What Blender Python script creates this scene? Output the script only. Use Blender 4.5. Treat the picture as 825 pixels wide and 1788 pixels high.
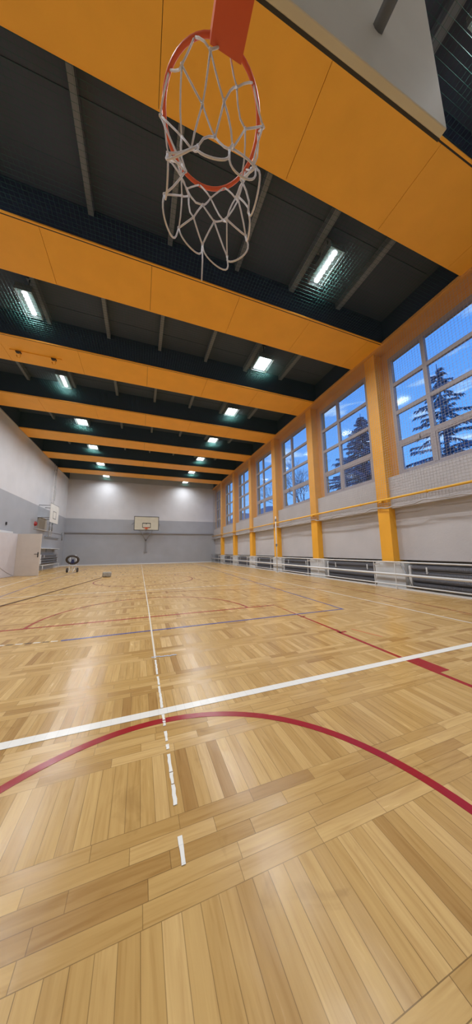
import bpy, bmesh, math, random
from mathutils import Vector, Matrix, noise
PI = math.pi
for o in list(bpy.data.objects): bpy.data.objects.remove(o, do_unlink=True)
SC = bpy.context.scene
COL = SC.collection
random.seed(7)

# ------------------------------------------------------------------ camera
F_PX = 453.14; YAW, PITCH, ROLL = 0.353, 0.1477, -0.0121
cy_, sy_, cp_, sp_ = math.cos(YAW), math.sin(YAW), math.cos(PITCH), math.sin(PITCH)
fw = Vector((sy_*cp_, cy_*cp_, sp_)); r0 = Vector((cy_, -sy_, 0)); u0 = r0.cross(fw)
rt = r0*math.cos(ROLL) + u0*math.sin(ROLL); up = -r0*math.sin(ROLL) + u0*math.cos(ROLL)
cam_d = bpy.data.cameras.new('camera'); cam = bpy.data.objects.new('camera', cam_d); COL.objects.link(cam)
cam_d.sensor_fit = 'HORIZONTAL'; cam_d.sensor_width = 36; cam_d.lens = 36*F_PX/825
cam_d.clip_start = 0.03; cam_d.clip_end = 1000
cam.matrix_world = Matrix(((rt.x, up.x, -fw.x, 0), (rt.y, up.y, -fw.y, 0), (rt.z, up.z, -fw.z, 0.9855), (0, 0, 0, 1)))
SC.camera = cam

# ------------------------------------------------------------------ exposure, sky, light levels
SC.view_settings.view_transform = 'Standard'; SC.view_settings.look = 'None'
SC.view_settings.gamma = 1; SC.view_settings.use_curve_mapping = False
SC.view_settings.exposure = 0.55
LAMP_W = 66.0            # watts of each ceiling lamp
LAMP_COL = (0.91, 0.955, 1.0)
SKY_STRENGTH = 1.0
W = bpy.data.worlds.new('dusk_sky'); SC.world = W; W.use_nodes = True
nt = W.node_tree; nt.nodes.clear()
def nn(t, typ, **k):
    n = t.nodes.new(typ)
    for a, b in k.items(): setattr(n, a, b)
    return n
out = nn(nt, 'ShaderNodeOutputWorld'); bg = nn(nt, 'ShaderNodeBackground')
tc = nn(nt, 'ShaderNodeTexCoord'); sx = nn(nt, 'ShaderNodeSeparateXYZ')
ra = nn(nt, 'ShaderNodeValToRGB'); cr = ra.color_ramp
cr.elements[0].position = 0.0; cr.elements[0].color = (0.22, 0.50, 0.85, 1)
cr.elements[1].position = 0.75; cr.elements[1].color = (0.06, 0.22, 0.72, 1)
e = cr.elements.new(0.28); e.color = (0.11, 0.34, 0.80, 1)
nz = nn(nt, 'ShaderNodeTexNoise'); nz.inputs['Scale'].default_value = 5.5; nz.inputs['Detail'].default_value = 6
mp = nn(nt, 'ShaderNodeMapping'); mp.inputs['Scale'].default_value = (1, 1, 4.5)
cl = nn(nt, 'ShaderNodeValToRGB'); cl.color_ramp.elements[0].position = 0.60; cl.color_ramp.elements[1].position = 0.78
mx = nn(nt, 'ShaderNodeMix', data_type='RGBA'); mx.inputs['B'].default_value = (0.62, 0.78, 0.95, 1)
L = nt.links.new
L(tc.outputs['Generated'], sx.inputs[0]); L(sx.outputs['Z'], ra.inputs[0])
L(tc.outputs['Generated'], mp.inputs[0]); L(mp.outputs[0], nz.inputs['Vector']); L(nz.outputs['Fac'], cl.inputs[0])
L(cl.outputs[0], mx.inputs['Factor']); L(ra.outputs[0], mx.inputs['A']); L(mx.outputs['Result'], bg.inputs[0])
bg.inputs[1].default_value = SKY_STRENGTH; L(bg.outputs[0], out.inputs[0])

# ------------------------------------------------------------------ helpers
def bx(bm, x0, x1, y0, y1, z0, z1, mi=0, bev=0):
    g = bmesh.ops.create_cube(bm, size=1)
    M = Matrix.Translation(((x0+x1)/2, (y0+y1)/2, (z0+z1)/2)) @ Matrix.Diagonal((abs(x1-x0), abs(y1-y0), abs(z1-z0), 1))
    bmesh.ops.transform(bm, matrix=M, verts=g['verts'])
    fs = set(f for v in g['verts'] for f in v.link_faces)
    for f in fs: f.material_index = mi
    if bev:
        es = list(set(e for v in g['verts'] for e in v.link_edges))
        bmesh.ops.bevel(bm, geom=es, offset=bev, segments=2, affect='EDGES', profile=0.5)
def tube(bm, pts, r, n=8, mi=0, closed=False, smooth=True):
    """sweep a round section along a polyline"""
    pts = [Vector(p) for p in pts]; m = len(pts); rings = []
    ref = None
    for i, p in enumerate(pts):
        if closed: d = pts[(i+1) % m] - pts[i-1]
        else: d = pts[min(i+1, m-1)] - pts[max(i-1, 0)]
        d.normalize()
        if ref is None: ref = Vector((0, 0, 1)) if abs(d.z) < 0.9 else Vector((1, 0, 0))
        a = (ref - d*ref.dot(d)).normalized(); b = d.cross(a); ref = a
        rr = r[i] if isinstance(r, (list, tuple)) else r
        rings.append([bm.verts.new(p + (a*math.cos(t) + b*math.sin(t))*rr) for t in [2*PI*k/n for k in range(n)]])
    for i in range(m if closed else m-1):
        A, B = rings[i], rings[(i+1) % m]
        for k in range(n):
            f = bm.faces.new((A[k], A[(k+1) % n], B[(k+1) % n], B[k])); f.material_index = mi; f.smooth = smooth
    if not closed:
        bm.faces.new(rings[0][::-1]).material_index = mi; bm.faces.new(rings[-1]).material_index = mi
def bar(bm, a, b, r, n=8, mi=0): tube(bm, [a, b], r, n, mi)
def ang(a0, a1, n): return [a0+(a1-a0)*i/(n-1) for i in range(n)]
def strip(bm, pts, w, z0=0.0004, z1=0.0016):
    """flat painted strip on the floor along a polyline"""
    pts = [Vector((p[0], p[1], 0)) for p in pts]; V = []
    for i, p in enumerate(pts):
        d = (pts[min(i+1, len(pts)-1)] - pts[max(i-1, 0)]).normalized(); nrm = Vector((-d.y, d.x, 0))*w/2
        V.append([bm.verts.new((p+nrm).to_tuple()[:2]+(z1,)), bm.verts.new((p-nrm).to_tuple()[:2]+(z1,)),
                  bm.verts.new((p-nrm).to_tuple()[:2]+(z0,)), bm.verts.new((p+nrm).to_tuple()[:2]+(z0,))])
    for A, B in zip(V, V[1:]):
        for k in range(4): bm.faces.new((A[k], B[k], B[(k+1) % 4], A[(k+1) % 4]))
    bm.faces.new(V[0]); bm.faces.new(V[-1][::-1])
def obj(name, bm, mats, parent=None, loc=None):
    me = bpy.data.meshes.new(name)
    bmesh.ops.recalc_face_normals(bm, faces=bm.faces[:])
    bm.to_mesh(me); bm.free()
    for m in (mats if isinstance(mats, (list, tuple)) else [mats]): me.materials.append(m)
    o = bpy.data.objects.new(name, me); COL.objects.link(o)
    if parent: o.parent = parent
    if loc: o.location = loc
    return o
def tag(o, label, cat, group=None, kind=None):
    o['label'] = label; o['category'] = cat
    if group: o['group'] = group
    if kind: o['kind'] = kind
    return o
def thing(name, label, cat, loc=(0, 0, 0), rz=0, group=None):
    o = bpy.data.objects.new(name, None); COL.objects.link(o); o.empty_display_size = 0.1
    o.location = loc; o.rotation_euler = (0, 0, rz)
    return tag(o, label, cat, group)
def struct(name, bm, mats, parent=None):
    o = obj(name, bm, mats, parent)
    if not parent: o['kind'] = 'structure'
    return o
def copy_tree(o, parent=None):
    c = o.copy(); COL.objects.link(c)
    if parent: c.parent = parent
    for ch in list(o.children): copy_tree(ch, c)
    return c
NB = bmesh.new

# ------------------------------------------------------------------ materials
def mat(name, col, rough=0.6, metal=0.0, spec=0.5, bump=0.0, bscale=40, var=0.0, vscale=4, coat=0):
    m = bpy.data.materials.new(name); m.use_nodes = True; t = m.node_tree; b = t.nodes['Principled BSDF']
    b.inputs['Base Color'].default_value = (*col, 1); b.inputs['Roughness'].default_value = rough
    b.inputs['Metallic'].default_value = metal; b.inputs['Specular IOR Level'].default_value = spec
    b.inputs['Coat Weight'].default_value = coat
    co = nn(t, 'ShaderNodeTexCoord')
    if var:
        n = nn(t, 'ShaderNodeTexNoise'); n.inputs['Scale'].default_value = vscale; n.inputs['Detail'].default_value = 5
        t.links.new(co.outputs['Object'], n.inputs['Vector'])
        r = nn(t, 'ShaderNodeValToRGB'); r.color_ramp.elements[0].position = 0.3; r.color_ramp.elements[1].position = 0.7
        r.color_ramp.elements[0].color = (*[c*(1-var) for c in col], 1); r.color_ramp.elements[1].color = (*[min(1, c*(1+var*0.6)) for c in col], 1)
        t.links.new(n.outputs['Fac'], r.inputs[0]); t.links.new(r.outputs[0], b.inputs['Base Color'])
    if bump:
        n = nn(t, 'ShaderNodeTexNoise'); n.inputs['Scale'].default_value = bscale; n.inputs['Detail'].default_value = 4
        t.links.new(co.outputs['Object'], n.inputs['Vector'])
        bp = nn(t, 'ShaderNodeBump'); bp.inputs['Strength'].default_value = bump; bp.inputs['Distance'].default_value = 0.01
        t.links.new(n.outputs['Fac'], bp.inputs['Height']); t.links.new(bp.outputs[0], b.inputs['Normal'])
    return m
def emis(name, col, s):
    m = bpy.data.materials.new(name); m.use_nodes = True; b = m.node_tree.nodes['Principled BSDF']
    b.inputs['Base Color'].default_value = (0.8, 0.8, 0.8, 1)
    b.inputs['Emission Color'].default_value = (*col, 1); b.inputs['Emission Strength'].default_value = s
    return m
def mth(t, op, a, b=None, c=None):
    n = nn(t, 'ShaderNodeMath', operation=op)
    for i, v in enumerate((a, b, c)):
        if v is None: continue
        if isinstance(v, (int, float)): n.inputs[i].default_value = v
        else: t.links.new(v, n.inputs[i])
    return n.outputs[0]

def parquet_nodes(t):
    """bands of planks laid lengthwise alternating with bands laid crosswise; returns (colour, gap mask, grain)"""
    co = nn(t, 'ShaderNodeTexCoord'); s = nn(t, 'ShaderNodeSeparateXYZ'); t.links.new(co.outputs['Object'], s.inputs[0])
    X, Y = s.outputs['X'], s.outputs['Y']
    PER, YL, PW = 0.605, 0.33, 0.055
    v = mth(t, 'DIVIDE', mth(t, 'SUBTRACT', Y, 1.15-PER*20), PER)
    band = mth(t, 'FLOOR', v); w = mth(t, 'MULTIPLY', mth(t, 'FRACT', v), PER)
    isY = mth(t, 'LESS_THAN', w, YL)
    # lengthwise planks
    ux = mth(t, 'DIVIDE', mth(t, 'ADD', X, 20.0), 0.0533)
    idx = mth(t, 'FLOOR', ux); fx = mth(t, 'FRACT', ux)
    dY = mth(t, 'MULTIPLY', mth(t, 'MINIMUM', fx, mth(t, 'SUBTRACT', 1.0, fx)), 0.0533)
    # crosswise planks
    w2 = mth(t, 'SUBTRACT', w, YL)
    ur = mth(t, 'DIVIDE', w2, PW); row = mth(t, 'FLOOR', ur); fr = mth(t, 'FRACT', ur)
    wn = nn(t, 'ShaderNodeTexWhiteNoise', noise_dimensions='2D'); cb = nn(t, 'ShaderNodeCombineXYZ')
    t.links.new(row, cb.inputs[0]); t.links.new(band, cb.inputs[1]); t.links.new(cb.outputs[0], wn.inputs['Vector'])
    ul = mth(t, 'DIVIDE', mth(t, 'ADD', mth(t, 'ADD', X, 20.0), mth(t, 'MULTIPLY', wn.outputs['Value'], 0.28)), 0.29)
    idl = mth(t, 'FLOOR', ul); fl = mth(t, 'FRACT', ul)
    dXr = mth(t, 'MULTIPLY', mth(t, 'MINIMUM', fr, mth(t, 'SUBTRACT', 1.0, fr)), PW)
    dXl = mth(t, 'MULTIPLY', mth(t, 'MINIMUM', fl, mth(t, 'SUBTRACT', 1.0, fl)), 0.29)
    dX = mth(t, 'MINIMUM', dXr, dXl)
    def mixf(f, a, b):
        n = nn(t, 'ShaderNodeMix', data_type='FLOAT'); t.links.new(f, n.inputs['Factor'])
        t.links.new(a, n.inputs['A']) if not isinstance(a, (int, float)) else setattr(n.inputs['A'], 'default_value', a)
        t.links.new(b, n.inputs['B']) if not isinstance(b, (int, float)) else setattr(n.inputs['B'], 'default_value', b)
        return n.outputs['Result']
    dB = mth(t, 'MINIMUM', mth(t, 'ABSOLUTE', mth(t, 'SUBTRACT', w, YL)), mth(t, 'MINIMUM', w, mth(t, 'SUBTRACT', PER, w)))
    d = mth(t, 'MINIMUM', mixf(isY, dX, dY), dB)
    wg = nn(t, 'ShaderNodeTexNoise'); wg.inputs['Scale'].default_value = 3; t.links.new(co.outputs['Object'], wg.inputs['Vector'])
    gap = mth(t, 'MULTIPLY', mth(t, 'LESS_THAN', d, 0.0011), mth(t, 'MULTIPLY', wg.outputs['Fac'], 1.05))
    c2 = nn(t, 'ShaderNodeCombineXYZ')
    t.links.new(mixf(isY, idl, idx), c2.inputs[0]); t.links.new(mixf(isY, row, 17.0), c2.inputs[1]); t.links.new(band, c2.inputs[2])
    w3 = nn(t, 'ShaderNodeTexWhiteNoise', noise_dimensions='3D'); t.links.new(c2.outputs[0], w3.inputs['Vector'])
    # grain runs along each plank
    gx = mixf(isY, mth(t, 'MULTIPLY', X, 3.0), mth(t, 'MULTIPLY', X, 45.0))
    gy = mixf(isY, mth(t, 'MULTIPLY', Y, 45.0), mth(t, 'MULTIPLY', Y, 3.0))
    c3 = nn(t, 'ShaderNodeCombineXYZ'); t.links.new(gx, c3.inputs[0]); t.links.new(gy, c3.inputs[1])
    t.links.new(mth(t, 'MULTIPLY', w3.outputs['Value'], 37.0), c3.inputs[2])
    gn = nn(t, 'ShaderNodeTexNoise'); gn.inputs['Scale'].default_value = 1.3; gn.inputs['Detail'].default_value = 6; gn.inputs['Distortion'].default_value = 0.9
    t.links.new(c3.outputs[0], gn.inputs['Vector'])
    rp = nn(t, 'ShaderNodeValToRGB'); e = rp.color_ramp.elements
    e[0].position = 0.0; e[0].color = FLOOR_C[0]; e[1].position = 1.0; e[1].color = FLOOR_C[3]
    x = e.new(0.12); x.color = FLOOR_C[1]; x = e.new(0.6); x.color = FLOOR_C[2]
    t.links.new(w3.outputs['Value'], rp.inputs[0])
    gr = nn(t, 'ShaderNodeValToRGB'); e = gr.color_ramp.elements
    e[0].position = 0.28; e[0].color = (0.82, 0.76, 0.68, 1); e[1].position = 0.68; e[1].color = (1.10, 1.12, 1.12, 1)
    x = e.new(0.45); x.color = (0.98, 0.97, 0.95, 1)
    t.links.new(gn.outputs['Fac'], gr.inputs[0])
    mu = nn(t, 'ShaderNodeMix', data_type='RGBA', blend_type='MULTIPLY'); mu.inputs['Factor'].default_value = 0.85
    t.links.new(rp.outputs[0], mu.inputs['A']); t.links.new(gr.outputs[0], mu.inputs['B'])
    # knots
    kn = nn(t, 'ShaderNodeTexNoise'); kn.inputs['Scale'].default_value = 4.5; kn.inputs['Detail'].default_value = 7; kn.inputs['Distortion'].default_value = 1.2
    t.links.new(co.outputs['Object'], kn.inputs['Vector'])
    kr = nn(t, 'ShaderNodeValToRGB'); e = kr.color_ramp.elements
    e[0].position = 0.27; e[0].color = (0.5, 0.42, 0.36, 1); e[1].position = 0.36; e[1].color = (1, 1, 1, 1)
    t.links.new(kn.outputs['Fac'], kr.inputs[0])
    m2 = nn(t, 'ShaderNodeMix', data_type='RGBA', blend_type='MULTIPLY'); m2.inputs['Factor'].default_value = 0.3
    t.links.new(mu.outputs['Result'], m2.inputs['A']); t.links.new(kr.outputs[0], m2.inputs['B'])
    return m2.outputs['Result'], gap, gn.outputs['Fac'], w3.outputs['Color']
FLOOR_C = [(0.35, 0.19, 0.058, 1), (0.46, 0.275, 0.09, 1), (0.51, 0.315, 0.11, 1), (0.60, 0.39, 0.155, 1)]
def wood_floor(name, paint=None, opac=1.0):
    m = bpy.data.materials.new(name); m.use_nodes = True; t = m.node_tree; b = t.nodes['Principled BSDF']
    c, gap, gr, rnd = parquet_nodes(t)
    if paint:
        mx = nn(t, 'ShaderNodeMix', data_type='RGBA'); mx.inputs['Factor'].default_value = opac
        t.links.new(c, mx.inputs['A']); mx.inputs['B'].default_value = (*paint, 1); c = mx.outputs['Result']
    g = nn(t, 'ShaderNodeMix', data_type='RGBA', blend_type='MIX')
    t.links.new(mth(t, 'MULTIPLY', gap, 0.45 if paint else 1.0), g.inputs['Factor']); t.links.new(c, g.inputs['A'])
    g.inputs['B'].default_value = (0.09, 0.045, 0.015, 1) if not paint else (*[p*0.4 for p in paint], 1)
    t.links.new(g.outputs['Result'], b.inputs['Base Color'])
    rr = mth(t, 'MULTIPLY_ADD', gr, 0.12, 0.19); t.links.new(rr, b.inputs['Roughness'])
    b.inputs['Specular IOR Level'].default_value = 0.27
    co = nn(t, 'ShaderNodeTexCoord'); n = nn(t, 'ShaderNodeTexNoise'); n.inputs['Scale'].default_value = 9; n.inputs['Detail'].default_value = 2
    t.links.new(co.outputs['Object'], n.inputs['Vector'])
    h = mth(t, 'SUBTRACT', n.outputs['Fac'], mth(t, 'MULTIPLY', gap, 0.5))
    bp = nn(t, 'ShaderNodeBump'); bp.inputs['Strength'].default_value = 0.10; bp.inputs['Distance'].default_value = 0.01
    t.links.new(h, bp.inputs['Height'])
    v1 = nn(t, 'ShaderNodeVectorMath', operation='MULTIPLY_ADD'); v1.inputs[1].default_value = (0.05, 0.05, 0); v1.inputs[2].default_value = (-0.025, -0.025, 0)
    v2 = nn(t, 'ShaderNodeVectorMath', operation='ADD'); v3 = nn(t, 'ShaderNodeVectorMath', operation='NORMALIZE'); ge = nn(t, 'ShaderNodeNewGeometry')
    t.links.new(rnd, v1.inputs[0]); t.links.new(v1.outputs[0], v2.inputs[0]); t.links.new(ge.outputs['Normal'], v2.inputs[1]); t.links.new(v2.outputs[0], v3.inputs[0])
    t.links.new(v3.outputs[0], bp.inputs['Normal'])
    t.links.new(bp.outputs[0], b.inputs['Normal'])
    return m
M_FLOOR = wood_floor('oak_parquet')
M_WLINE = wood_floor('white_line_paint', (0.82, 0.80, 0.74), 0.95)
M_WTHIN = wood_floor('thin_white_line_paint', (0.80, 0.76, 0.66), 0.8)
M_RLINE = wood_floor('red_line_paint', (0.31, 0.006, 0.014), 0.98)
M_RTHIN = wood_floor('faded_red_line_paint', (0.30, 0.035, 0.02), 0.93)
M_BLINE = wood_floor('blue_line_paint', (0.065, 0.085, 0.27), 0.93)
M_BLACK = wood_floor('black_line_paint', (0.05, 0.04, 0.04), 0.75)

def wall_two_tone(name, zsplit, low, high):
    m = bpy.data.materials.new(name); m.use_nodes = True; t = m.node_tree; b = t.nodes['Principled BSDF']
    co = nn(t, 'ShaderNodeTexCoord'); s = nn(t, 'ShaderNodeSeparateXYZ'); t.links.new(co.outputs['Object'], s.inputs[0])
    f = mth(t, 'GREATER_THAN', s.outputs['Z'], zsplit)
    n = nn(t, 'ShaderNodeTexNoise'); n.inputs['Scale'].default_value = 1.1; n.inputs['Detail'].default_value = 7
    t.links.new(co.outputs['Object'], n.inputs['Vector'])
    mx = nn(t, 'ShaderNodeMix', data_type='RGBA'); mx.inputs['A'].default_value = (*low, 1); mx.inputs['B'].default_value = (*high, 1)
    t.links.new(f, mx.inputs['Factor'])
    r = nn(t, 'ShaderNodeValToRGB'); r.color_ramp.elements[0].position = 0.3; r.color_ramp.elements[1].position = 0.7
    r.color_ramp.elements[0].color = (0.9, 0.9, 0.9, 1); t.links.new(n.outputs['Fac'], r.inputs[0])
    mu = nn(t, 'ShaderNodeMix', data_type='RGBA', blend_type='MULTIPLY'); mu.inputs['Factor'].default_value = 1
    t.links.new(mx.outputs['Result'], mu.inputs['A']); t.links.new(r.outputs[0], mu.inputs['B'])
    t.links.new(mu.outputs['Result'], b.inputs['Base Color']); b.inputs['Roughness'].default_value = 0.5
    n2 = nn(t, 'ShaderNodeTexNoise'); n2.inputs['Scale'].default_value = 30; t.links.new(co.outputs['Object'], n2.inputs['Vector'])
    bp = nn(t, 'ShaderNodeBump'); bp.inputs['Strength'].default_value = 0.15; bp.inputs['Distance'].default_value = 0.01
    t.links.new(n2.outputs['Fac'], bp.inputs['Height']); t.links.new(bp.outputs[0], b.inputs['Normal'])
    return m
M_WALL = wall_two_tone('painted_wall_two_tone', 3.57, (0.39, 0.405, 0.445), (0.67, 0.67, 0.70))
M_WALLR = mat('window_wall_plaster', (0.50, 0.48, 0.49), 0.7, bump=0.2, bscale=25, var=0.08, vscale=1.2)
M_PIER = mat('white_pier_paint', (0.60, 0.61, 0.62), 0.5, bump=0.2, bscale=30, var=0.1, vscale=3)
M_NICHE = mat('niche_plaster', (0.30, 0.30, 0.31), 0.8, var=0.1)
M_ORANGE = mat('orange_beam_cladding', (0.93, 0.45, 0.045), 0.5, var=0.05, vscale=2)
M_YELLOW = mat('orange_column_paint', (0.86, 0.41, 0.03), 0.5, var=0.06, vscale=2)
M_LINTEL = mat('orange_lintel_paint', (0.66, 0.34, 0.10), 0.6, var=0.06, vscale=2)
M_PIPEY = mat('yellow_pipe_paint', (0.85, 0.46, 0.05), 0.4)
M_DARK = mat('dark_ceiling_paint', (0.032, 0.042, 0.085), 0.8, var=0.15, vscale=1)
M_CEIL = mat('grey_ceiling_panels', (0.068, 0.082, 0.125), 0.8, var=0.12, vscale=1)
M_JOIST = mat('grey_joist_paint', (0.19, 0.21, 0.25), 0.7)
M_BATTEN = mat('dark_batten', (0.03, 0.025, 0.02), 0.7)
M_FRAME = mat('window_frame_paint', (0.34, 0.31, 0.33), 0.5)
M_WHITE = mat('white_enamel', (0.72, 0.72, 0.72), 0.35)
M_WHITE2 = mat('white_painted_board', (0.70, 0.68, 0.64), 0.5, var=0.05)
M_CREAM = mat('cream_board_paint', (0.60, 0.57, 0.46), 0.5, var=0.05)
M_DOOR = mat('off_white_door', (0.62, 0.55, 0.49), 0.5, var=0.04)
M_DOOR2 = mat('pale_door_leaf', (0.60, 0.56, 0.57), 0.5, var=0.04)
M_BLK = mat('black_paint', (0.02, 0.02, 0.022), 0.5)
M_RAD = mat('dark_ribbed_iron', (0.19, 0.19, 0.21), 0.45)
M_STEEL = mat('grey_steel', (0.30, 0.31, 0.33), 0.4, metal=0.4)
M_RED = mat('red_plastic', (0.35, 0.02, 0.02), 0.4)
M_RIM = mat('orange_red_rim', (0.65, 0.10, 0.03), 0.4)
M_ROPE = mat('white_cord', (0.80, 0.76, 0.76), 0.9, bump=0.6, bscale=300)
M_NETG = mat('green_net_cord', (0.012, 0.085, 0.07), 0.8)
M_NETW = mat('white_net_cord', (0.42, 0.40, 0.40), 0.9)
M_LAMPB = mat('grey_lamp_housing', (0.22, 0.23, 0.24), 0.5, metal=0.3)
M_LAMPE = emis('lit_led_panel', (0.93, 0.98, 1.0), 7)
M_RUBBER = mat('dark_rubber', (0.06, 0.05, 0.045), 0.8)
M_BLUE = mat('blue_plastic', (0.02, 0.03, 0.12), 0.4)
M_BAG = mat('grey_bag_cloth', (0.34, 0.31, 0.26), 0.9, bump=0.5, bscale=60, var=0.35, vscale=18)
M_BEIGE = mat('beige_panel', (0.40, 0.37, 0.33), 0.6)
M_TREE = mat('spruce_needles', (0.17, 0.27, 0.40), 0.9, var=0.3, vscale=3)
M_BARK = mat('dark_bark', (0.17, 0.20, 0.28), 0.9)
M_HILL = mat('far_hill', (0.22, 0.26, 0.30), 1.0, var=0.1, vscale=0.05)
M_GROUND = mat('outside_ground', (0.08, 0.10, 0.07), 1.0, var=0.2)
gm = bpy.data.materials.new('window_glass'); gm.use_nodes = True; t = gm.node_tree; t.nodes.clear()
o_ = nn(t, 'ShaderNodeOutputMaterial'); ms = nn(t, 'ShaderNodeMixShader'); tr = nn(t, 'ShaderNodeBsdfTransparent'); gl = nn(t, 'ShaderNodeBsdfGlossy')
gl.inputs['Roughness'].default_value = 0.09; tr.inputs[0].default_value = (0.94, 0.97, 1, 1)
fr = nn(t, 'ShaderNodeLayerWeight'); fr.inputs[0].default_value = 0.5
t.links.new(mth(t, 'MULTIPLY_ADD', mth(t, 'POWER', fr.outputs['Facing'], 5.0), 0.35, 0.008), ms.inputs[0]); t.links.new(tr.outputs[0], ms.inputs[1]); t.links.new(gl.outputs[0], ms.inputs[2]); t.links.new(ms.outputs[0], o_.inputs[0])
M_GLASS = gm

# ------------------------------------------------------------------ room dimensions
XL, XR, YN, YF, H, HC = -5.363, 6.065, -0.90, 22.685, 6.578, 7.34
XC, XP, XW = 6.12, 6.235, 6.42       # column face, plaster below the windows, window plane
B0, DB, BW = 1.628, 3.0, 1.064      # near edge of the first beam, spacing, soffit width
beams = [B0+DB*i for i in range(0, 7)]
bays = [(YN, beams[0])] + [(b+BW, (beams[i+1] if i < 6 else YF)) for i, b in enumerate(beams)]
cols = [4.95-DB*1+DB*i for i in range(0, 7)]     # near face y of each column, 0.35 wide

# ------------------------------------------------------------------ shell
bm = NB(); bx(bm, XL-0.3, 6.9, YN-0.3, YF+0.3, -0.2, 0); struct('floor', bm, M_FLOOR)
bm = NB(); bx(bm, XL-0.3, XL, YN-0.3, YF+0.3, 0, 7.6)
bm.faces.ensure_lookup_table()
struct('wall_left', bm, M_WALL)
bm = NB(); bx(bm, XL, 6.9, YF, YF+0.3, 0, 7.6); struct('wall_back', bm, M_WALL)
bm = NB(); bx(bm, XL, 6.9, YN-0.3, YN, 0, 7.6); struct('wall_front', bm, M_WALL)
# ceiling slab with shallow panel seams
bm = NB(); bx(bm, XL, 6.9, YN, YF, HC, HC+0.25)
for (a, b) in bays:
    m_ = (a+b)/2
    if b-a > 1.2:
        for q in (m_-0.35, m_+0.45): bx(bm, XL, XR, q, q+0.02, HC-0.012, HC+0.01)
ceil = struct('ceiling', bm, M_CEIL)
JX = [-4.03, -2.57, -1.10, 0.33, 1.79, 3.20, 4.60]
for (a, b) in bays:
    for x in JX:
        w = 0.09 if x < 3.0 else 0.13
        bm = NB(); bx(bm, x-w/2, x+w/2, a, b, HC-0.16, HC); obj('joist', bm, M_JOIST, ceil)
# dark upper side walls of the ceiling bays
bm = NB(); bx(bm, XR+0.1, 6.9, YN, YF, H+0.02, HC); struct('trim_1', bm, M_DARK)
bm = NB(); bx(bm, XL, XL+0.02, YN, YF, H+0.02, HC); struct('trim_2', bm, M_DARK)
# pale trim along the top of the left wall
bm = NB(); bx(bm, XL, XL+0.035, YN, YF, H-0.03, H+0.02); struct('trim_3', bm, M_WALLR)
# orange ledge and lintel along the window wall
bm = NB()
bx(bm, XR, XW+0.2, YN, YF, H-0.045, H+0.02); bx(bm, XR-0.02, XR+0.03, YN, YF, H-0.02, H+0.05)
bx(bm, XW-0.02, 6.62, YN, YF, 6.28, H-0.045)
struct('trim_4', bm, M_LINTEL)
# plaster wall under the windows, and niche with radiators
bm = NB()
bx(bm, XP-0.015, 6.9, YN, YF, 2.03, 2.88); bx(bm, XP+0.10, 6.9, YN, YF, 0.70, 2.03)  # upper part stepped forward, an added shape to cast the dark band beneath
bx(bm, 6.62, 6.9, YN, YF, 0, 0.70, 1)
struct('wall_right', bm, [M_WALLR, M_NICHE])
# piers in the niche below each column
bm = NB()
for c in cols: bx(bm, XC+0.06, 6.62, c-0.22, c+0.62, 0, 0.66)
struct('trim_5', bm, M_PIER)
bm = NB(); bx(bm, XL, XL+0.02, YN, YF, 0, 0.07); struct('baseboard_left', bm, M_WHITE)
bm = NB(); bx(bm, XL+0.02, 6.1, YF-0.02, YF, 0, 0.07); struct('baseboard_back', bm, M_WHITE)
bm = NB(); bx(bm, XL+0.02, 6.1, YN, YN+0.02, 0, 0.07); struct('baseboard_front', bm, M_WHITE)
bm = NB(); bx(bm, 6.05, 6.12, YN, YF-0.02, 0, 0.035); struct('baseboard_right', bm, M_WHITE)
# grey duct ledge along the far wall
bm = NB(); bx(bm, XL, XC, YF-0.10, YF, 2.43, 2.53, bev=0.01); struct('trim_6', bm, mat('grey_ledge', (0.27, 0.27, 0.29), 0.5))

# columns
names_ = ['nearest', 'second nearest', 'third', 'fourth', 'fifth', 'sixth', 'farthest']
for i, c in enumerate(cols):
    bm = NB(); bx(bm, XC, 6.62, c, c+0.35, 0.66, H-0.045, bev=0.006)
    lab = ['orange wall column beside the camera, outside the right edge of view',
           'orange wall column nearest the camera, between the two biggest windows',
           'orange wall column, second from the camera, right of the third window',
           'orange wall column, third from the camera, between two mid wall windows',
           'orange wall column, fourth from the camera, beyond the slim white post',
           'orange wall column next to last before the far corner',
           'orange wall column closest to the far white wall'][i]
    tag(obj('wall_column', bm, M_YELLOW), lab, 'column', 'orange columns along the window wall')

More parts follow.
